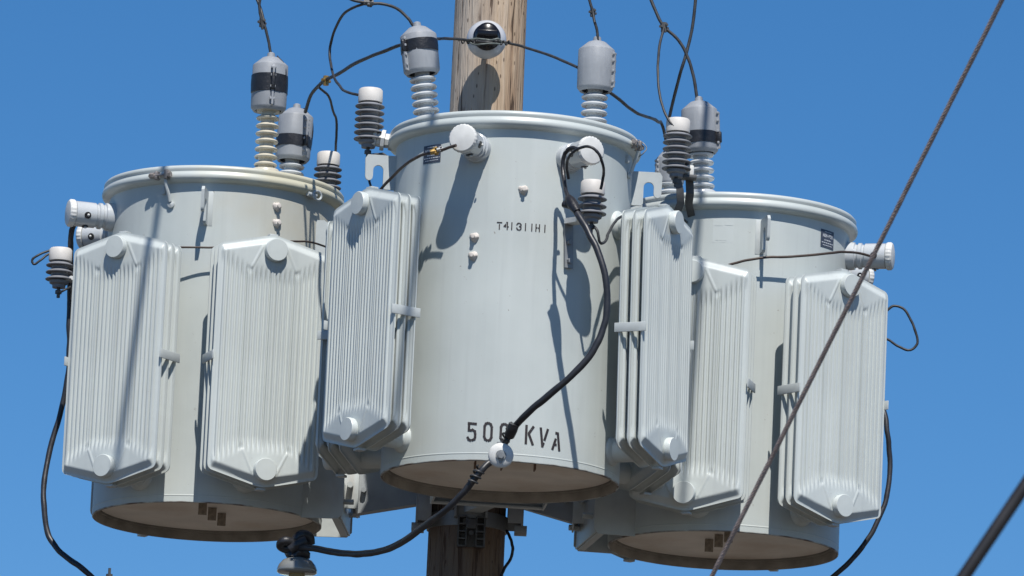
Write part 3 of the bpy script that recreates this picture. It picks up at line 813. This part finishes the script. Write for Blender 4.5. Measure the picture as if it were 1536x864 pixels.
# arms to the side tanks: tapered channels
def arm(p0, p1, h0, h1, z0, z1, wd=.055):
    mb = MB(); p0, p1 = Vector(p0), Vector(p1)
    d = Vector((p1.x-p0.x, p1.y-p0.y, 0)); L = d.length; a = math.atan2(d.y, d.x)
    M = Matrix.Translation((p0.x, p0.y, 0)) @ Matrix.Rotation(a, 4, 'Z')
    for s in (-1, 1):
        mb.prism([(0, z0), (L, z1), (L, z1+h1), (0, z0+h0)], .008, M @ Matrix.Translation((0, s*wd/2, 0)))
    n = 1
    vs = [(0, -wd/2+.004, z0+.0), (0, wd/2-.004, z0), (L, wd/2-.004, z1), (L, -wd/2+.004, z1), (0, -wd/2+.004, z0+.008), (0, wd/2-.004, z0+.008), (L, wd/2-.004, z1+.008), (L, -wd/2+.004, z1+.008)]
    mb.add(vs, [(0, 1, 2, 3), (4, 5, 6, 7), (0, 1, 5, 4), (1, 2, 6, 5), (2, 3, 7, 6), (3, 0, 4, 7)], M)
    mb.cyl(tuple(M @ Vector((L-.04, -wd/2-.025, z1+h1*.6))), tuple(M @ Vector((L-.04, wd/2+.03, z1+h1*.6))), .011, 6)
    return mb
a_l = at(613, 748, 28.50); b_l = at(548, 768, 28.52)
cpart(arm((PX-.15, 28.52, 0), (TL[0]+.585, 28.53, 0), .26, .16, at(613, 752, 28.5).z, at(548, 772, 28.5).z), 'arm', M_ARM)
cpart(arm((PX+.15, 28.50, 0), (TR[0]-.585, 28.43, 0), .26, .15, at(790, 757, 28.5).z, at(850, 788, 28.45).z), 'arm', M_ARM)
cpart(arm((PX+.01, 28.42, 0), (TC[0]-.0, 27.99, 0), .18, .16, 6.52, 6.50), 'arm', M_BRKT)
for s, (tx, ty) in ((-1, TL), (1, TR)):
    cpart(arm((PX+s*.15, PY-.03, 0), (tx-s*.58, ty-.03, 0), .16, .16, 7.50, 7.50), 'arm', M_BRKT)
cpart(arm((PX+.01, 28.42, 0), (TC[0], 27.99, 0), .18, .16, 7.52, 7.52), 'arm', M_BRKT)
# saddle plates where the arms meet the hangers, with bolts and loose white trim
def saddle(cx, cy, z, s):
    mb = MB()
    mb.box((cx, cy, z+.085), (.008, .17, .17), None, .002)
    mb.box((cx-s*.05, cy-.082, z+.085), (.10, .008, .15), None, .002)
    mb.box((cx-s*.11, cy-.09, z+.02), (.012, .07, .10), Matrix(), .002)
    mb.cyl((cx-s*.03, cy-.08, z+.10), (cx-s*.03, cy-.125, z+.10), .013, 6)
    mb.cyl((cx-s*.06, cy-.08, z+.10), (cx-s*.06, cy-.115, z+.10), .010, 6)
    mb.box((cx-s*.085, cy-.07, z+.09), (.05, .012, .11), None, .003)
    cpart(mb, 'saddle', M_BRKT)
saddle(TL[0]+.60, 28.53, at(530, 770, 28.5).z, 1); saddle(TR[0]-.60, 28.43, at(862, 792, 28.4).z, -1)
for z in (6.50, 7.55):
    cpart(MB().lathe([(.153, z-6.45-.03), (.162, z-6.45-.03), (.162, z-6.45+.03), (.153, z-6.45+.03)], 48, Matrix.Translation((PX, PY, 6.45)), closed=True), 'pole_band', M_STEEL)

# ------------------------------------------------------------------ insulators
def insul_pin():
    root = empty('pin_insulator', at(728, 70, 28.435)); tag(root, 'pale round pin insulator with black top, bolted to the upper pole', 'insulator')
    ax = Vector((.03, -1, -.02)).normalized(); M = frame_to(ax, (0, 0, 0))
    MB().lathe([(0, .13), (.03, .13), (.06, .132), (.078, .128), (.080, .134), (.079, .142), (.072, .158), (.060, .172), (.05, .18)], 48, M).build('bell', M_BELL, root, 60)
    MB().lathe([(.053, .170), (.056, .182), (.054, .196), (.042, .206), (.038, .216), (.042, .226), (.047, .234), (.046, .246), (.036, .256), (0, .258)], 48, M,
               lambda a, r, z: r).build('head', M_GLAZE, root, 60)
    mb = MB()
    mb.box((0, .0, .258), (.030, .085, .014), M @ Matrix.Rotation(PI/2, 4, 'Z') @ Matrix.Translation((0, 0, 0)), .006)
    mb.build('top_groove_lip', M_GLAZE, root, 60)
    mb = MB(); mb.cyl((0, .10, 0), tuple(ax*.15), .011, 10); mb.cyl((0, .02, 0), tuple(ax*.03), .022, 6)
    mb.build('mounting_bolt', M_STEEL, root)
    return root
insul_pin()
mbx = MB(); zz = at(725, 135, 28.40)
cmb = MB(); 
def spool():
    c = at(751, 684, 26.855)
    root = empty('spool_insulator', c); tag(root, 'small white spool insulator clamped before the tank marked 500 KVA', 'insulator')
    ax = Vector((.02, -1, -.12)).normalized(); M = frame_to(ax, (0, 0, 0))
    MB().lathe([(.006, -.040), (.030, -.030), (.034, -.026), (.034, -.020), (.024, -.012), (.022, .0), (.026, .010), (.047, .020), (.048, .031), (.042, .039), (.020, .041), (.018, .036), (.006, .036)], 40, M).build('spool', M_WHITE, root, 60)
    mb = MB(); mb.cyl(tuple(ax*-.075), tuple(ax*.050), .008, 10); mb.lathe([(0, 0), (.019, 0), (.019, .004), (0, .004)], 20, frame_to(ax, ax*.042)); mb.cyl(tuple(ax*.046), tuple(ax*.058), .0125, 6)
    mb.add([tuple(M @ Vector(v)) for v in ((-.014, -.002, .0425), (.014, -.002, .0425), (.004, -.030, .0425), (-.004, -.030, .0425))], [(0, 1, 2, 3)])
    mb.build('clevis_bolt', M_STEEL, root)
    mb = MB(); strap(mb, [ax*-.10+Vector((0, .0, .06)), ax*-.10+Vector((0, .005, -.03))], .03, .006, (1, 0, 0)); mb.build('clevis_strap', M_STEEL, root)
spool()
def lower_ins():
    c = at(443, 905, 28.0); top = at(443, 838, 28.0)
    root = empty('bell_insulator', c); tag(root, 'grey bell insulator with tape-wrapped black neck below the left transformer', 'insulator')
    h = top.z-c.z
    MB().lathe([(.030, h-.062), (.070, h-.060), (.078, h-.056), (.080, h-.045), (.072, h-.025), (.058, h-.008), (.040, h+.002), (.034, h+.004), (.034, h+.030), (0, h+.034)], 44).build('bell', M_GREYGLAZE, root, 60)
    MB().lathe([(0, 0), (.030, 0), (.032, h-.065), (.029, h-.050), (0, h-.05)], 24).build('pin', mat('tan pin cement', (.35, .27, .13), .6, var=.2), root)
    MB().lathe([(.034, h+.0), (.046, h+.004), (.049, h+.02), (.043, h+.035), (.048, h+.050), (.045, h+.066), (.02, h+.078), (0, h+.08)], 28, None,
               lambda a, r, z: r*(1+.10*math.sin(a*3+z*90)+.05*math.sin(a*7))).build('tape_wrap', M_TAPE, root, 60)
    mb = MB(); mb.tube([(-.02, -.03, h+.055), (-.055, -.045, h+.060), (-.068, -.03, h+.045), (-.05, -.02, h+.035), (-.01, -.03, h+.04)], .019, 10, 5)
    mb.tube([(-.03, -.03, h+.03), (.0, -.035, h+.05), (.03, -.03, h+.065)], .026, 10, 4)
    mb.tube([(-.01, -.02, h+.07), (.012, -.02, h+.092), (.04, -.01, h+.085), (.045, 0, h+.06)], .021, 10, 5)
    mb.build('tape_tail', M_TAPE, root, 60)
lower_ins()
# service crossarm below the picture that carries it, one bolt end shows at the lower left
ca = empty('wooden_crossarm', (PX, 28.25, 0)); tag(ca, 'wooden crossarm on the pole just below the picture, black bolt end at lower left', 'crossarm')
zt = at(443, 905, 28.0).z
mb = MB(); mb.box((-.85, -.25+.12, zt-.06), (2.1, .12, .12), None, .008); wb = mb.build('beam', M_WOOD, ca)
tipc = at(164, 862, 28.12)
mb = MB(); mb.cyl((tipc.x-PX, tipc.y-28.25, zt-.02), (tipc.x-PX, tipc.y-28.25, tipc.z+.026), .0055, 8); mb.cyl((tipc.x-PX, tipc.y-28.25, tipc.z-.02), (tipc.x-PX, tipc.y-28.25, tipc.z+.002), .013, 8)
mb.build('bolt_end', M_DARKSTEEL, ca)

# ------------------------------------------------------------------ wires and cables
def wob(P, r, k):
    s0 = P[0].x*7+P[0].z*3
    return lambda t: r*(1+k*noise.noise(Vector((t*37, s0, 0)))+k*.6*noise.noise(Vector((t*120, s0, 5))))
def wire(name, pts, r, label, cat='wire', m_=None, group=None, n=8, sub=7, world=False):
    P = [Vector(p) if world else at(*p) for p in pts]
    if len(P) > 2:                                  # slight kinks and uneven thickness
        P = smooth(P, 3); s0 = P[0].x*5
        P = [p+Vector((noise.noise(Vector((i*.9, s0, 0))), 0, noise.noise(Vector((i*.9, s0, 9)))))*r*(.32 if 0 < i < len(P)-1 else 0) for i, p in enumerate(P)]
    o = MB().tube(P, r, n, max(2, sub//2), rf=wob(P, r, .08)).build(name, m_ or M_WIRE, None, 60)
    tag(o, label, cat, group); return o
def clampon(parent, p, r, m_=None, d=(0, 0, 1), name='connector'):
    mb = MB(); c = at(*p); d = Vector(d).normalized()
    mb.cyl(c-d*r*1.6, c+d*r*1.6, r, 8)
    s = d.orthogonal().normalized(); mb.cyl(c-s*r*1.9, c+s*r*1.9, r*.55, 6)
    s2 = d.cross(s); mb.cyl(c-s2*r*1.5+d*r*.7, c+s2*r*1.5+d*r*.7, r*.5, 6)
    return mb.build(name, m_ or M_DARKSTEEL, parent, 30)
G = 'jumper wires above the transformers'
o = wire('jumper_wire', [(406, 80, 28.26), (402, 58, 28.26), (397, 38, 28.26), (393, 20, 28.27), (384, -5, 28.3), (372, -40, 28.3), (360, -420, 28.6)], .0058, 'straight grey jumper wire rising from the taped guard of the left transformer', group=G); clampon(o, (393, 34, 28.26), .011)
o2 = wire('jumper_wire', [(394, 44, 28.25), (391, 25, 28.25), (389, 8, 28.25), (394, -15, 28.25), (400, -60, 28.3), (420, -420, 28.6)], .0056, 'second jumper wire clamped alongside, bowing upward at the top left', group=G)
o = wire('jumper_wire', [(500, -60, 27.7), (520, -4, 27.66), (548, 4, 27.65), (580, 7, 27.65), (600, 16, 27.66), (614, 30, 27.66), (622, 42, 27.66)], .0062, 'dark jumper wire arching across the top into the leaning guard', group=G); clampon(o, (553, 4, 27.65), .012, d=(1, 0, 0))
wire('arrester_lead', [(551, 4, 27.64), (527, 13, 27.7), (505, 38, 27.85), (495, 72, 27.95), (498, 105, 27.85), (509, 128, 27.65), (523, 139, 27.5), (540, 143, 27.45)], .0055, 'thin wire looping down from the top into the six-shed arrester left of the pole', group=G)
o = wire('jumper_wire', [(606, 66, 27.68), (575, 77, 27.8), (540, 92, 28.0), (505, 112, 28.3), (483, 124, 28.5), (467, 142, 28.65), (458, 168, 28.78)], .0072, 'thick black jumper wire sagging from the leaning guard to the left transformer', group=G); clampon(o, (489, 121, 28.44), .012, M_BRASS)
wire('arrester_lead', [(478, 131, 28.52), (490, 141, 28.6), (499, 165, 28.8), (505, 192, 29.0), (504, 215, 29.04), (503, 236, 29.05)], .0052, 'thin kinked wire dropping to the arrester behind the stained lid', group=G)
o = wire('tie_wire', [(652, 58, 27.72), (675, 58, 27.9), (700, 60, 28.1), (715, 62, 28.16), (730, 63, 28.13), (748, 62, 28.15), (765, 65, 28.14), (800, 75, 28.0), (835, 87, 27.85), (870, 103, 27.72)], .0058, 'wire tied across the black top of the pole insulator', group=G)
mb = MB()
for (xa, xb_) in ((688, 716), (738, 765)):
    P = []
    for k in range(33):
        t = k/32; px = xa+(xb_-xa)*t; c = at(px, 61+1.5*math.sin(t*3)+ (3 if px > 745 else 0)*(px-738)/27, 28.135 if 706 < px < 750 else 28.13)
        P.append(c+Vector((0, math.cos(t*22), math.sin(t*22)))*.0085)
    MB().tube(P, .0032, 6, 1).build('tie_wrap', M_WIRE, o, 60)
M_GREEN = mat('green wire', (.13, .15, .14), .5, var=.3)
MB().tube([at(700, 60, 28.13), at(714, 58, 28.11), at(726, 59, 28.10), at(738, 60, 28.10), at(748, 58, 28.11), at(752, 64, 28.13)], .0034, 6, 5).build('tie_wrap', M_GREEN, o, 60)
MB().tube([at(702, 62, 28.13), at(712, 67, 28.11), at(724, 66, 28.10), at(738, 65, 28.10), at(750, 66, 28.12)], .0030, 6, 5).build('tie_wrap', M_GREEN, o, 60)
wire('jumper_wire', [(905, 128, 27.72), (916, 139, 27.75), (930, 150, 27.8), (948, 165, 27.9), (970, 175, 28.1), (988, 183, 28.4), (995, 195, 28.6), (1000, 215, 28.62)], .0065, 'black jumper wire sagging between the middle and right transformers', group=G)
o = wire('jumper_wire', [(897, 62, 27.68), (896, 48, 27.68), (892, 32, 27.68), (888, 15, 27.7), (882, -8, 27.7), (870, -40, 27.75), (840, -420, 28.1)], .0056, 'grey jumper wire rising from the untaped guard right of the pole', group=G); clampon(o, (889, 19, 27.69), .010)
wire('jumper_wire', [(892, 34, 27.67), (889, 16, 27.68), (885, 2, 27.68), (888, -30, 27.7), (890, -420, 28.1)], .0052, 'short second jumper strand clamped above the untaped guard', group=G)
o = wire('jumper_wire', [(940, -420, 28.3), (962, -40, 28.1), (980, 8, 28.08), (996, 40, 28.07), (1016, 58, 28.07), (1031, 84, 28.07), (1040, 115, 28.07), (1046, 150, 28.07)], .0066, 'black jumper wire curving down into the guard of the right transformer', group=G); clampon(o, (996, 41, 28.07), .012)
wire('arrester_lead', [(996, 42, 28.06), (990, 65, 28.0), (987, 100, 27.9), (988, 130, 27.85), (994, 160, 27.8), (1003, 180, 27.77), (1012, 190, 27.76)], .0054, 'thin wire hanging into the cap of the arrester beside the right transformer', group=G)
wire('jumper_wire', [(1047, -420, 28.5), (1044, -40, 28.4), (1042, 15, 28.4), (1034, 62, 28.4), (1022, 105, 28.4), (1011, 145, 28.5), (1004, 178, 28.55), (1003, 200, 28.6)], .0066, 'black wire slanting down behind the arrester beside the right transformer', group=G)
# low-voltage side
wire('ground_wire', [(225, 373, 28.10), (265, 371, 28.06), (320, 371, 28.05), (380, 365, 28.05), (440, 362, 28.12), (465, 363, 28.18), (488, 370, 28.26)], .0042, 'thin brown wire stretched across the left tank above its radiators', m_=M_BROWNW)
o = wire('ground_wire', [(556, 305, 27.3), (572, 283, 27.2), (592, 262, 27.10), (612, 244, 27.0), (632, 233, 26.93), (655, 227, 26.87), (684, 218, 26.80)], .0058, 'brown wire with brass clamp running to the left bushing of the middle tank', m_=M_BROWNW)
clampon(o, (652, 227, 26.87), .011, M_BRASS, (1, 0, .3)); clampon(o, (660, 224, 26.86), .008, M_STEEL, (1, 0, .3))
wire('arrester_lead', [(551, 232, 27.45), (550, 250, 27.44), (553, 268, 27.42), (560, 290, 27.4)], .0048, 'short black lead hanging under the six-shed arrester left of the middle tank')
wire('ground_wire', [(1080, 402, 27.93), (1105, 394, 27.91), (1140, 387, 27.90), (1185, 385, 27.93), (1225, 382, 27.98), (1262, 378, 28.07), (1290, 380, 28.15), (1312, 386, 28.2)], .0052, 'thin wire crossing the right tank to its side bushing', m_=M_BROWNW)
def side_cable(pts, r, label):
    return wire('service_cable', pts, r, label, 'cable', M_CABLE, None, 12, 8)
o = side_cable([(112, 332, 28.40), (107, 350, 28.42), (106, 380, 28.46), (105, 430, 28.5), (104, 490, 28.5), (103, 550, 28.5), (93, 610, 28.5), (76, 670, 28.48), (67, 715, 28.45), (66, 760, 28.42), (74, 805, 28.4), (98, 835, 28.35), (128, 856, 28.3), (160, 890, 28.3), (220, 950, 28.35), (420, 1010, 28.38), (690, 1075, 28.41)], .0115, 'thick black cable hanging down the far left side of the left transformer')
o = side_cable([(1322, 570, 28.45), (1323, 600, 28.43), (1331, 645, 28.4), (1335, 690, 28.4), (1331, 740, 28.38), (1315, 785, 28.36), (1290, 825, 28.35), (1258, 858, 28.35), (1210, 895, 28.4), (1150, 935, 28.45), (930, 1010, 28.45), (720, 1090, 28.41)], .0105, 'thick black cable curving down the right side of the right transformer')
wire('arrester_lead', [(80, 374, 28.42), (68, 378, 28.41), (57, 383, 28.40), (48, 391, 28.40), (50, 396, 28.40), (60, 391, 28.40), (70, 383, 28.41), (80, 379, 28.42)], .0048, 'small black wire loop at the far left arrester cap')
wire('arrester_lead', [(88, 440, 28.42), (95, 436, 28.38), (103, 432, 28.40), (108, 426, 28.45)], .0045, 'short wire under the outer left arrester')
wire('arrester_lead', [(1310, 478, 28.5), (1328, 468, 28.5), (1340, 459, 28.5), (1355, 463, 28.5), (1366, 480, 28.5), (1374, 500, 28.5), (1376, 515, 28.5), (1366, 525, 28.5), (1350, 521, 28.5), (1335, 511, 28.5), (1312, 500, 28.5)], .0052, 'bare wire loop sticking out right of the right transformer')
# main secondary cable in front
CP = [(857, 305, 26.74), (873, 332, 26.68), (893, 368, 26.64), (907, 410, 26.62), (911, 450, 26.62), (905, 492, 26.62), (886, 532, 26.62), (850, 570, 26.64), (812, 602, 26.68), (785, 626, 26.73), (764, 652, 26.85), (748, 681, 26.905), (722, 706, 26.88), (700, 733, 26.90), (672, 762, 26.95), (640, 786, 27.1), (605, 812, 27.3), (570, 827, 27.5), (535, 831, 27.65), (500, 828, 27.8), (465, 822, 27.9), (447, 822, 27.97)]
o = wire('service_cable', CP, .0132, 'thick black cable swinging before the middle tank, tied to the white spool', 'cable', M_CABLE, None, 16, 8)
mb = MB()
for a_, b_ in (((772, 638), (755, 662)), ((722, 702), (708, 724))):
    P = []
    for k in range(49):
        t = k/48; px = a_[0]+(b_[0]-a_[0])*t; py = a_[1]+(b_[1]-a_[1])*t
        c = at(px, py, 26.83 if a_[0] > 740 else 26.885); d = (at(*b_, 26.8)-at(*a_, 26.8)).normalized(); s1_ = d.orthogonal().normalized(); s2_ = d.cross(s1_)
        P.append(c+(s1_*math.cos(t*19)+s2_*math.sin(t*19))*.0185)
    MB().tube(P, .0042, 6, 1).build('tie_wrap', M_WIRE, o, 60)
MB().tube([at(771, 636, 26.76), at(768, 645, 26.77), at(764, 653, 26.79)], .021, 12, 4).build('tape_wrap', M_TAPE, o, 60)
mb = MB(); mb.tube([at(852, 296, 26.76), at(857, 304, 26.74), at(866, 318, 26.70)], .021, 12, 4, rf=lambda t: .014+.008*math.sin(t*PI)); mb.tube([at(846, 306, 26.76), at(856, 309, 26.74)], .014, 10, 3)
mb.build('tape_wrap', M_TAPE, o, 60)
wire('bushing_lead', [(868, 224, 26.83), (856, 222, 26.85), (848, 230, 26.87), (844, 246, 26.88), (846, 268, 26.86), (849, 286, 26.80), (856, 303, 26.75)], .0080, 'taped black lead from the right front bushing down to the thick cable', 'cable', M_TAPE, None, 10, 6)
wire('arrester_lead', [(853, 268, 26.84), (850, 248, 26.80), (856, 232, 26.74), (870, 222, 26.70), (884, 220, 26.68), (897, 229, 26.68), (904, 246, 26.70), (905, 264, 26.76), (901, 284, 26.78)], .0058, 'thin black wire looping over the right front bushing to the short arrester', 'wire', M_CABLE)
wire('arrester_lead', [(889, 338, 26.84), (895, 344, 26.82), (898, 354, 26.82), (900, 364, 26.83), (906, 364, 26.85), (912, 352, 26.9), (920, 336, 26.98), (930, 326, 27.06), (946, 322, 27.15)], .0056, 'grey wire curling from below the short arrester to the right radiator', 'wire')
wire('ground_wire', [(760, 796, 28.50), (765, 806, 28.48), (769, 822, 28.48), (766, 838, 28.48), (757, 852, 28.46), (750, 868, 28.44), (748, 960, 28.44)], .0062, 'short black wire bowing out from the lower pole', 'wire', M_CABLE)
wire('tie_wire', [(958, 210, 27.30), (966, 216, 27.28), (970, 222, 27.28), (965, 230, 27.28), (957, 236, 27.3), (950, 241, 27.3)], .0022, 'loose thin wire end at the right lid clamp of the middle tank', 'wire', M_STEEL)
# twisted guy wire nearer the camera, and a heavy dark cable nearer still
def guy():
    A, B = at(1068, 864, 21.0), at(1503, 0, 20.0); d = (B-A)
    P0 = A-d*((A.z-.0)/d.z); P1 = B+d*2.2
    mb = MB(); u = d.normalized(); s1_ = u.orthogonal().normalized(); s2_ = u.cross(s1_)
    for k in range(6):
        P = []; NS = 1500
        for i in range(NS+1):
            t = i/NS; c = P0.lerp(P1, t); L = (P1-P0).length*t
            a = 2*PI*L/.075 + k*PI/3
            P.append(c+(s1_*math.cos(a)+s2_*math.sin(a))*.0046)
        mb.tube(P, .0030, 5, 1, cap=False)
    mb.tube([P0, P1], .005, 8, 1)
    o = mb.build('guy_wire', mat('rusty strand', (.42, .33, .29), .6, .3, var=.3, vscale=30), None, 80)
    tag(o, 'brown twisted guy wire slanting before the right transformer', 'guy wire')
    return P0, P1
GP0, GP1 = guy()
A, B = at(1445, 866, 14.0), at(1538, 728, 14.0); d = B-A
wire('overhead_cable', [A-d*30, B+d*30], .0135, 'thick dark cable crossing the lower right corner, close and blurred', 'cable', mat('weathered jacket', (.022, .020, .021), .45, var=.3, vscale=12, stretch=(1, 1, 1)), None, 14, 10, True)

# ------------------------------------------------------------------ line conductors overhead (they throw the soft stripes on the tanks)
def conductor(pa, pb, c, Rr, dist, label):
    a, b = on_cyl(*pa, c, Rr), on_cyl(*pb, c, Rr)
    nrm = (b-a).cross(SUN); hz = nrm.cross(Vector((0, 0, 1))).normalized()
    # horizontal direction lying in the plane of sun and stripe
    P = a.lerp(b, .4)+SUN*dist
    if hz.y < 0: hz = -hz
    wire('line_conductor', [P-hz*13, P+hz*3.5], .0135, label, 'power line', M_CABLE, 'power line conductors overhead', 8, 2, True)
conductor((242, 250), (185, 640), TL, .62, 3.5, 'leftmost of the three overhead conductors above the transformers')
conductor((650, 166), (636, 278), TC, .46, 3.5, 'middle of the three overhead conductors above the transformers')
conductor((1050, 300), (1040, 420), TR, .46, 3.5, 'rightmost of the three overhead conductors above the transformers')
